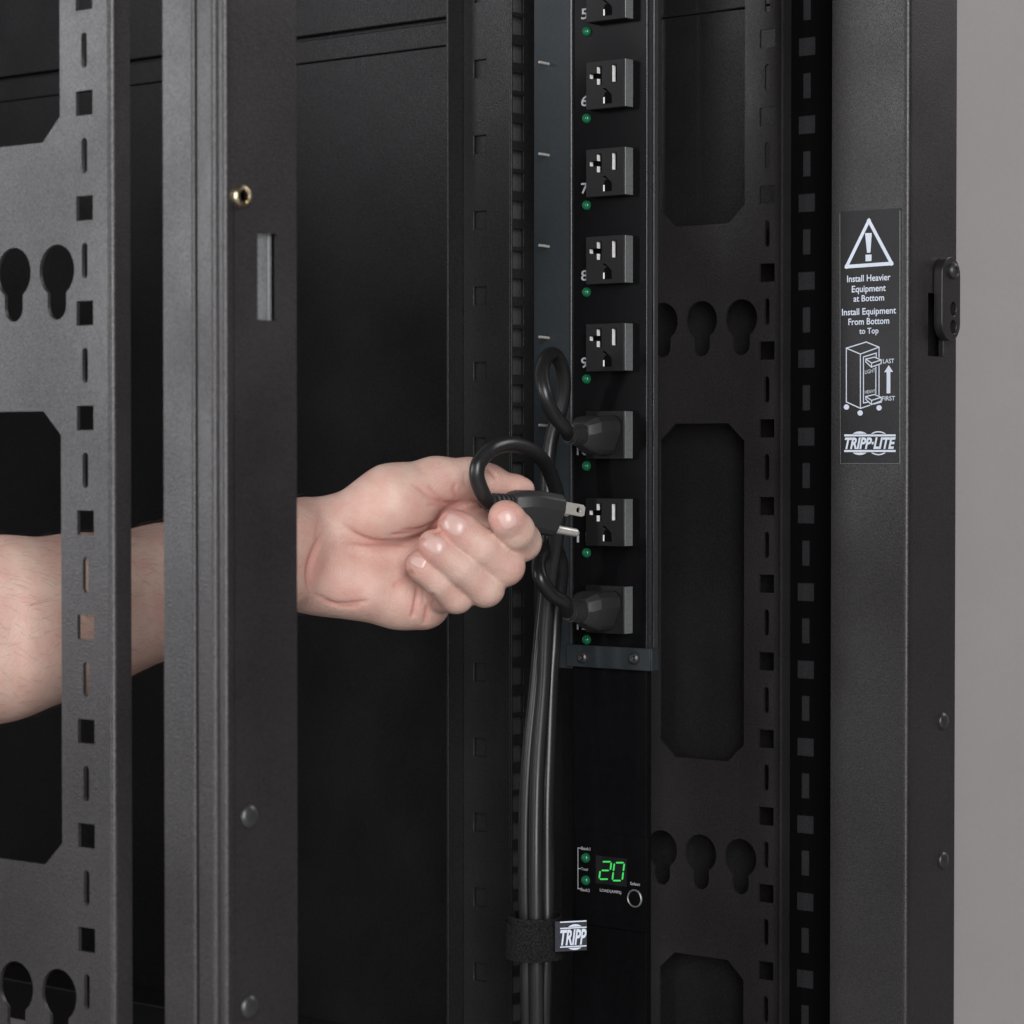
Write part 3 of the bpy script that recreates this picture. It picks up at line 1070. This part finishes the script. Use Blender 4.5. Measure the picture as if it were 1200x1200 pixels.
u0, u1 = 0.0, dl
vt, vb = 0.0087, -0.0087
tl.add([tagp(u0, vb), tagp(u1, vb), tagp(u1, vt), tagp(u0, vt), tagp(u0, vb, 0.0012), tagp(u1, vb, 0.0012), tagp(u1, vt, 0.0012), tagp(u0, vt, 0.0012)],
       [(0, 3, 2, 1), (4, 5, 6, 7), (0, 1, 5, 4), (1, 2, 6, 5), (2, 3, 7, 6), (3, 0, 4, 7)])
tagob = part('strap_tag', tl, M['tag'], strap, 0.0002)
# print in the tag's own plane (u across, v up), cut off by the end of the tag
tp = MB()


def tag_poly(pts):
    tp.add([tagp(a_, b_, 0.00135) for a_, b_ in pts], [tuple(range(len(pts)))])


us = dl * (655 - 650) / 37.0 + 0.0003; ue = dl - 0.0003
for v in (0.0079,):
    tag_poly([(us, v), (ue, v), (ue, v + 0.0007), (us, v + 0.0007)])
for v in (0.0043, -0.0064):
    tag_poly([(us, v), (ue, v), (ue, v + 0.0007), (us, v + 0.0007)])
cu_ = us + (ue - us) * 0.56
for s_ in (-1, 1):
    cr, base = 0.0074, (0.0053 if s_ > 0 else 0.0068)
    cy_ = -0.0007
    k0 = abs(base * s_ - cy_)
    am = math.acos(min(1, k0 / cr))
    tag_poly([(cu_ + cr * 0.95 * math.sin(a_), cy_ + s_ * cr * math.cos(a_)) for a_ in np.linspace(-am, am, 11)])
cu = bpy.data.curves.new('t', 'FONT'); cu.body = 'TRIPP'; cu.shear = 0.25; cu.offset = 0.03; cu.resolution_u = 3
o = bpy.data.objects.new('t', cu); COL.objects.link(o)
me = bpy.data.meshes.new_from_object(o.evaluated_get(bpy.context.evaluated_depsgraph_get()))
co = np.array([v.co[:] for v in me.vertices]); lo, hi = co.min(0), co.max(0)
tp.add([tagp(us + (ue - us) * (c[0] - lo[0]) / (hi[0] - lo[0]), -0.0052 + 0.0090 * (c[1] - lo[1]) / (hi[1] - lo[1]), 0.00137) for c in co], [tuple(f.vertices) for f in me.polygons])
bpy.data.objects.remove(o); bpy.data.curves.remove(cu); bpy.data.meshes.remove(me)
part('tag_print', tp, M['print'], tagob)


# ------------------------------------------------------------------ forearm and hand: one signed-distance surface
def vw(px, py, t):
    q = at(px, py, t) - CAM
    return np.array([q.dot(RT), q.z, t], dtype=np.float32)


def hz_(zx, zy, t):      # coordinates measured on an enlargement of the hand
    return vw(340 + zx * 0.3, 500 + zy * 0.3, t)


G = 0.00115
lo = np.array([-0.330, -0.165, 1.27], dtype=np.float32)
hi = np.array([0.030, 0.010, 1.545], dtype=np.float32)
nx, ny, nz = [int(math.ceil((hi[i] - lo[i]) / G)) for i in range(3)]
field = np.full((nx, ny, nz), 0.05, dtype=np.float32)
ax = [lo[i] + G * np.arange(n_, dtype=np.float32) for i, n_ in enumerate((nx, ny, nz))]


def region(a, b, pad):
    s = []
    for i in range(3):
        l = max(0, int((min(a[i], b[i]) - pad - lo[i]) / G))
        h = min((nx, ny, nz)[i], int((max(a[i], b[i]) + pad - lo[i]) / G) + 2)
        s.append(slice(l, max(l + 1, h)))
    return tuple(s)


def cone(f, a, ra, b, rb, k, sub=False):
    reg = region(a, b, max(ra, rb) + k + 0.006)
    X = ax[0][reg[0]][:, None, None] - a[0]
    Y = ax[1][reg[1]][None, :, None] - a[1]
    Z = ax[2][reg[2]][None, None, :] - a[2]
    d_ = b - a
    dd = float(d_ @ d_) + 1e-12
    h = np.clip((X * d_[0] + Y * d_[1] + Z * d_[2]) / dd, 0, 1)
    q = np.sqrt((X - h * d_[0]) ** 2 + (Y - h * d_[1]) ** 2 + (Z - h * d_[2]) ** 2) - (ra + (rb - ra) * h)
    c = f[reg]
    if sub:
        q = -q
        hh = np.clip(0.5 - 0.5 * (c - q) / k, 0, 1)
        f[reg] = c * (1 - hh) + q * hh + k * hh * (1 - hh)
    else:
        hh = np.clip(0.5 + 0.5 * (c - q) / k, 0, 1)
        f[reg] = c * (1 - hh) + q * hh - k * hh * (1 - hh)


def union(f, g, k):
    hh = np.clip(0.5 + 0.5 * (f - g) / k, 0, 1)
    return f * (1 - hh) + g * hh - k * hh * (1 - hh)


mm = 0.001
# forearm: two side-by-side cones (radius and ulna sides)
arm = [  # px, top y, bottom y, t
    (-150, 640, 885, 1.315), (0, 630, 843, 1.345), (90, 627.5, 815, 1.368), (190, 616, 769, 1.40), (290, 598, 728, 1.435), (335, 587.5, 714, 1.455)]
cs = []
for (px, yt, yb, t) in arm:
    T_, B_ = vw(px, yt, t), vw(px, yb, t)
    h = (T_[1] - B_[1]) / 2
    r = min(h * 0.80, 0.043)
    cs.append((np.array([T_[0], T_[1] - r, t], np.float32), np.array([B_[0], B_[1] + r, t], np.float32), r))
for (a1, b1, r1), (a2, b2, r2) in zip(cs[:-1], cs[1:]):
    cone(field, a1, r1, a2, r2, 0.006)
    cone(field, b1, r1, b2, r2, 0.006)
TP = 1.486
# palm: metacarpals
wr = hz_(120, 470, TP - 0.012)
for (x, y, t, r) in ((640, 330, TP + 0.004, 13), (640, 440, TP + 0.006, 13.5), (600, 550, TP + 0.004, 13.5), (525, 655, TP, 12.5)):
    cone(field, hz_(80, 400 + (y - 330) * 0.58, TP - 0.014), 0.0165, hz_(x, y, t), r * mm, 0.014)
# heel of the hand
cone(field, hz_(150, 590, TP - 0.014), 0.0165, hz_(430, 668, TP - 0.012), 0.0150, 0.014)
cone(field, hz_(170, 600, TP - 0.020), 0.0135, hz_(300, 630, TP - 0.022), 0.0125, 0.012)
cone(field, hz_(430, 668, TP - 0.010), 0.0145, hz_(530, 700, TP - 0.008), 0.0120, 0.010)
# ball of the thumb
thumb = np.full_like(field, 0.05)
cone(thumb, hz_(190, 395, TP - 0.016), 0.0170, hz_(400, 295, TP - 0.020), 0.0185, 0.008)
cone(thumb, hz_(400, 288, TP - 0.020), 0.0185, hz_(570, 222, TP - 0.012), 0.0135, 0.010)
cone(thumb, hz_(330, 350, TP - 0.021), 0.0150, hz_(470, 330, TP - 0.018), 0.0115, 0.010)
cone(thumb, hz_(560, 212, TP - 0.012), 0.0122, hz_(700, 204, TP - 0.007), 0.0112, 0.006)
cone(thumb, hz_(700, 206, TP - 0.007), 0.0112, hz_(775, 215, TP - 0.004), 0.0098, 0.004)
cone(thumb, hz_(775, 222, TP - 0.004), 0.0092, hz_(885, 242, TP - 0.000), 0.0072, 0.004)
cone(thumb, hz_(885, 242, TP), 0.0072, hz_(915, 245, TP + 0.001), 0.0058, 0.003)
field = union(field, thumb, 0.0055)
# web between thumb and index
cone(field, hz_(600, 290, TP + 0.002), 0.010, hz_(660, 350, TP + 0.004), 0.010, 0.008)
# fingers: MCP, PIP, DIP, tip in enlargement coordinates with depth, radii in mm
FT = TP - 0.040
fingers = {
    'index': [((650, 365, TP + 0.002), 10.8), ((905, 450, TP - 0.030), 10.6), ((880, 405, TP - 0.043), 10.2), ((848, 362, TP - 0.0500), 9.5), ((840, 353, TP - 0.0500), 9.0)],
    'middle': [((640, 455, TP + 0.004), 11.0), ((838, 545, TP - 0.036), 10.8), ((750, 475, TP - 0.0435), 10.4), ((660, 402, TP - 0.0455), 9.7), ((642, 388, TP - 0.0450), 9.2)],
    'ring': [((595, 550, TP + 0.003), 10.6), ((762, 630, TP - 0.036), 10.4), ((670, 550, TP - 0.0435), 10.0), ((580, 479, TP - 0.0455), 9.4), ((562, 465, TP - 0.0450), 8.9)],
    'pinky': [((520, 655, TP), 10.2), ((650, 662, TP - 0.034), 9.4), ((590, 606, TP - 0.0395), 8.9), ((522, 553, TP - 0.0420), 8.2), ((504, 540, TP - 0.0415), 7.7)],
}
for nm, ch in fingers.items():
    g = np.full_like(field, 0.05)
    for (p1, r1), (p2, r2) in zip(ch[:-1], ch[1:]):
        cone(g, hz_(*p1), r1 * mm, hz_(*p2), r2 * mm, 0.0014)
    field = union(field, g, 0.0008 if nm != 'pinky' else 0.0012)

# surface nets
def surface_nets(f):
    ins = f < 0
    sx, sy, sz = f.shape
    act = np.zeros((sx - 1, sy - 1, sz - 1), bool)
    cnt = np.zeros(act.shape, np.int8)
    for i in (0, 1):
        for j in (0, 1):
            for k in (0, 1):
                cnt += ins[i:sx - 1 + i, j:sy - 1 + j, k:sz - 1 + k]
    act = (cnt > 0) & (cnt < 8)
    idx = np.argwhere(act)
    vid = np.full(act.shape, -1, np.int64)
    vid[act] = np.arange(len(idx))
    pos = np.zeros((len(idx), 3)); num = np.zeros(len(idx))
    corners = [(i, j, k) for i in (0, 1) for j in (0, 1) for k in (0, 1)]
    for c1 in corners:
        for e in range(3):
            if c1[e] == 0:
                c2 = list(c1); c2[e] = 1
                f1 = f[idx[:, 0] + c1[0], idx[:, 1] + c1[1], idx[:, 2] + c1[2]]
                f2 = f[idx[:, 0] + c2[0], idx[:, 1] + c2[1], idx[:, 2] + c2[2]]
                cr_ = (f1 < 0) != (f2 < 0)
                t = np.where(cr_, f1 / np.where(cr_, f1 - f2, 1), 0)
                pt = np.tile(np.array(c1, float), (len(idx), 1)); pt[:, e] += t
                pos[cr_] += pt[cr_]; num += cr_
    pos = idx + pos / num[:, None]
    quads = []
    for e in range(3):
        a_, b_ = [(1, 2), (2, 0), (0, 1)][e]
        s1 = [slice(1, -1)] * 3; s2 = [slice(1, -1)] * 3
        s1[e] = slice(0, -1); s2[e] = slice(1, None)
        f1 = ins[tuple(s1)]; f2 = ins[tuple(s2)]
        w = np.argwhere(f1 != f2)
        flip = f1[w[:, 0], w[:, 1], w[:, 2]]
        base = w.copy()
        for q_ in range(3):
            if q_ != e:
                base[:, q_] += 1
        def V(da, db):
            c = base.copy(); c[:, a_] -= da; c[:, b_] -= db
            return vid[c[:, 0], c[:, 1], c[:, 2]]
        q = np.stack([V(0, 0), V(1, 0), V(1, 1), V(0, 1)], 1)
        q[~flip] = q[~flip][:, ::-1]
        quads.append(q)
    return pos, np.concatenate(quads)


pos, quads = surface_nets(field)
P = lo + pos * G                       # view-space metres
del field, thumb


def normals(P, quads):
    d1 = P[quads[:, 2]] - P[quads[:, 0]]; d2 = P[quads[:, 3]] - P[quads[:, 1]]
    fn = np.cross(d1, d2)
    nn = np.zeros_like(P)
    for k in range(4):
        np.add.at(nn, quads[:, k], fn)
    return nn / (np.linalg.norm(nn, axis=1, keepdims=True) + 1e-12)


def smooth(P, quads, it, lam=0.5):
    e = np.concatenate([quads[:, [0, 1]], quads[:, [1, 2]], quads[:, [2, 3]], quads[:, [3, 0]]])
    deg = np.zeros(len(P)); np.add.at(deg, e[:, 0], 1); np.add.at(deg, e[:, 1], 1)
    for _ in range(it):
        acc = np.zeros_like(P)
        np.add.at(acc, e[:, 0], P[e[:, 1]]); np.add.at(acc, e[:, 1], P[e[:, 0]])
        P = P + lam * (acc / deg[:, None] - P)
    return P


P = smooth(P, quads, 2)
nn = normals(P, quads)
cen = P.mean(0)
if (nn * (P - cen)).sum() < 0:
    quads = quads[:, ::-1]; nn = -nn


def to_px(P):
    # inverse of vw: world offset from the camera in RT/z/FW -> photo pixels
    zc = P[:, 2] * math.cos(PITCH) - P[:, 1] * math.sin(PITCH)
    yc = P[:, 2] * math.sin(PITCH) + P[:, 1] * math.cos(PITCH)
    return 600 + F * P[:, 0] / zc, 600 - F * yc / zc


X_, Y_ = to_px(P)
ZX, ZY = (X_ - 340) / 0.3, (Y_ - 500) / 0.3
front = np.clip(-nn[:, 2] * 1.6, 0, 1)


def dist_poly(pts):
    sp_ = spline([Vector((a_, b_, 0)) for a_, b_ in pts], 6)
    q = np.array([[v.x, v.y] for v in sp_])
    best = np.full(len(ZX), 1e9)
    near = (ZX > q[:, 0].min() - 90) & (ZX < q[:, 0].max() + 90) & (ZY > q[:, 1].min() - 90) & (ZY < q[:, 1].max() + 90)
    x, y = ZX[near], ZY[near]
    b_ = np.full(len(x), 1e9); tt = np.zeros(len(x))
    n_ = len(q) - 1
    for i in range(n_):
        d_ = q[i + 1] - q[i]; L2 = d_ @ d_ + 1e-9
        h = np.clip(((x - q[i, 0]) * d_[0] + (y - q[i, 1]) * d_[1]) / L2, 0, 1)
        r = np.hypot(x - q[i, 0] - h * d_[0], y - q[i, 1] - h * d_[1])
        m_ = r < b_
        b_[m_] = r[m_]; tt[m_] = (i + h[m_]) / n_
    fade = np.zeros(len(ZX))
    best[near] = b_; fade[near] = np.clip(np.minimum(tt, 1 - tt) * 6, 0, 1)
    return best, fade


disp_ = np.zeros(len(P)); flush = np.zeros(len(P))
# (points, depth in mm, width in enlargement units, tmin/tmax of surface depth)
creases = [
    ([(640, 345), (590, 395), (520, 425), (440, 448), (340, 452), (260, 425), (190, 370)], 1.1, 13),
    ([(575, 372), (520, 402), (450, 420), (380, 425)], 0.7, 9),
    ([(610, 345), (560, 378), (500, 400), (430, 405)], 0.6, 8),
    ([(470, 215), (520, 250), (560, 285), (610, 300), (665, 298)], 0.9, 10),
    ([(540, 225), (570, 260), (600, 292)], 0.6, 8),
    ([(530, 312), (565, 308), (600, 314)], 0.5, 7),
    ([(140, 405), (105, 460), (78, 530), (72, 600), (85, 660)], 1.3, 13),
    ([(120, 300), (112, 370), (100, 440)], 0.5, 10),
    ([(200, 462), (300, 470), (400, 470), (470, 480)], 0.5, 10),
    ([(90, 650), (170, 690), (250, 690), (310, 680)], 0.7, 10),
    ([(130, 680), (200, 705), (280, 700)], 0.5, 8),
    ([(500, 622), (490, 690), (478, 750)], 1.2, 9),
    ([(560, 650), (540, 700), (526, 775)], 1.2, 9),
    ([(480, 560), (440, 600), (400, 630)], 0.8, 10),
    ([(650, 220), (640, 250), (655, 285)], 0.5, 8),
    ([(690, 165), (680, 200), (690, 240)], 0.4, 8),
    ([(770, 160), (795, 185), (805, 205)], 0.9, 9),
    ([(300, 180), (350, 230), (380, 260)], 0.25, 10),
]
for pts, dp, w in creases:
    dist, fd = dist_poly(pts)
    g = np.exp(-(dist / (w * 0.85)) ** 2) * fd * front
    disp_ -= g * dp * mm * 1.3
    flush += 0.45 * min(dp, 1) * np.exp(-(dist / (w * 1.6)) ** 2) * fd * front
# knuckle wrinkles across the curled fingers
for (cx, cy, dx, dy, sc_) in ((752, 478, 0.79, 0.61, 1), (672, 552, 0.75, 0.66, 1), (592, 614, 0.71, 0.70, 0.8), (886, 414, 0.5, 0.86, 0.9)):
    for o_ in (-14, -3, 9):
        a_ = (cx + dx * o_ + dy * 36 * sc_, cy + dy * o_ - dx * 36 * sc_)
        c_ = (cx + dx * o_ - dy * 36 * sc_, cy + dy * o_ + dx * 36 * sc_)
        b_ = (cx + dx * (o_ + 5), cy + dy * (o_ + 5))
        dist, fd = dist_poly([a_, b_, c_])
        disp_ -= np.exp(-(dist / 5) ** 2) * fd * front * 0.13 * mm
for (x, y, r, v) in ((840, 350, 75, 0.55), (640, 385, 80, 0.45), (560, 462, 78, 0.45), (500, 535, 70, 0.45), (880, 235, 90, 0.35),
                     (250, 570, 150, 0.28), (400, 300, 120, 0.12), (640, 300, 90, 0.45), (110, 560, 90, 0.3), (480, 700, 90, 0.25)):
    flush += v * np.exp(-(((ZX - x) ** 2 + (ZY - y) ** 2) / r ** 2))
P = P + nn * disp_[:, None]


def world_of(P):
    return np.array(CAM) + P[:, :1] * np.array(RT) + P[:, 1:2] * np.array((0, 0, 1.0)) + P[:, 2:3] * np.array(FW)


Wd = world_of(P)
base = np.array(at(352, 646, 1.47))
me = bpy.data.meshes.new('person')
me.from_pydata((Wd - base).tolist(), [], quads.tolist())
me.polygons.foreach_set('use_smooth', [True] * len(me.polygons))
at_ = me.attributes.new('flush', 'FLOAT', 'POINT')
at_.data.foreach_set('value', np.clip(flush, 0, 0.85).astype(np.float32))
me.materials.append(M['skin'])
person = link('person', me, M['skin'], None, base)
person['label'] = 'bare forearm and hand of a person reaching into the rack, pinching a plug'
person['category'] = 'person'
WORLD[person.name] = Vector(base)

bvh = BVHTree.FromPolygons([Vector(v) for v in Wd.tolist()], [tuple(q) for q in quads.tolist()])


def nail(cx, cy, dx, dy, ln, wd):
    """nail plate laid over the finger's back: (dx, dy) points to the fingertip on the enlargement"""
    L_ = math.hypot(dx, dy); dx /= L_; dy /= L_
    nu, nv = 14, 12
    vs, tip = [], []
    pts = {}
    for i in range(nu + 1):
        for j in range(nv + 1):
            s_ = -1 + 2 * i / nu; q_ = -1 + 2 * j / nv
            # square -> rounded plate
            x = s_ * math.sqrt(1 - 0.42 * q_ * q_); y = q_ * math.sqrt(1 - 0.36 * s_ * s_)
            zx = cx + dx * x * ln - dy * y * wd
            zy = cy + dy * x * ln + dx * y * wd
            d_ = ray(340 + zx * 0.3, 500 + zy * 0.3).normalized()
            h = bvh.ray_cast(CAM, d_)
            if h[0] is None or (pts and abs((h[0] - CAM).dot(FW) - med) > 0.02):
                return None
            med = (h[0] - CAM).dot(FW)
            nrm_ = h[1] if h[1].dot(d_) < 0 else -h[1]
            e = max(abs(s_), abs(q_))
            off = 0.0006 if e < 0.75 else (0.0005 if e < 0.95 else -0.0006)
            pts[(i, j)] = h[0] + nrm_ * off
            tip.append(min(1, max(0, (s_ - 0.72) / 0.2)))
    # fair the plate
    for _ in range(5):
        new = {}
        for (i, j), q in pts.items():
            if 0 < i < nu and 0 < j < nv:
                new[(i, j)] = q * 0.4 + (pts[(i - 1, j)] + pts[(i + 1, j)] + pts[(i, j - 1)] + pts[(i, j + 1)]) * 0.15
            else:
                new[(i, j)] = q
        pts = new
    mbx = MB()
    mbx.add([pts[(i, j)] for i in range(nu + 1) for j in range(nv + 1)],
            [(i * (nv + 1) + j, i * (nv + 1) + j + 1, (i + 1) * (nv + 1) + j + 1, (i + 1) * (nv + 1) + j) for i in range(nu) for j in range(nv)])
    o = part('fingernail', mbx, M['nail'], person, 0, 80)
    t_ = o.data.attributes.new('tip', 'FLOAT', 'POINT')
    t_.data.foreach_set('value', np.array(tip, np.float32))
    sd = o.modifiers.new('sub', 'SUBSURF'); sd.levels = 1; sd.render_levels = 2
    return o


nail(850, 364, -0.40, -0.75, 46, 43)
nail(642, 383, -0.80, -0.45, 58, 48)
nail(563, 460, -0.80, -0.45, 56, 44)
nail(500, 531, -0.85, -0.42, 40, 26)

# fine hairs on the forearm
hb = MB()
cand = np.where((X_ > -30) & (X_ < 345) & (nn[:, 2] < 0.35))[0]
pick = rng.choice(cand, 900, replace=False)
for i in pick:
    if Y_[i] > 760 and rng.random() < 0.5:
        continue
    p0 = Vector(Wd[i]); n_ = Vector(nn[i][0] * np.array(RT) + nn[i][1] * np.array((0, 0, 1.0)) + nn[i][2] * np.array(FW))
    dirh = (RT * rng.uniform(0.5, 1.1) + Vector((0, 0, rng.uniform(-0.75, 0.35))))
    dirh = (dirh - n_ * dirh.dot(n_)).normalized()
    ln = rng.uniform(0.004, 0.010)
    pts = [p0 - n_ * 0.0003, p0 + dirh * ln * 0.35 + n_ * 0.0010, p0 + dirh * ln * 0.7 + n_ * 0.0014, p0 + dirh * ln + n_ * 0.0010]
    hb.tube(pts, [0.000045, 0.00004, 0.00003, 0.00001], 3, False)
hair = part('arm_hair', hb, M['hair'], person, 0, 80)
hair['kind'] = 'stuff'
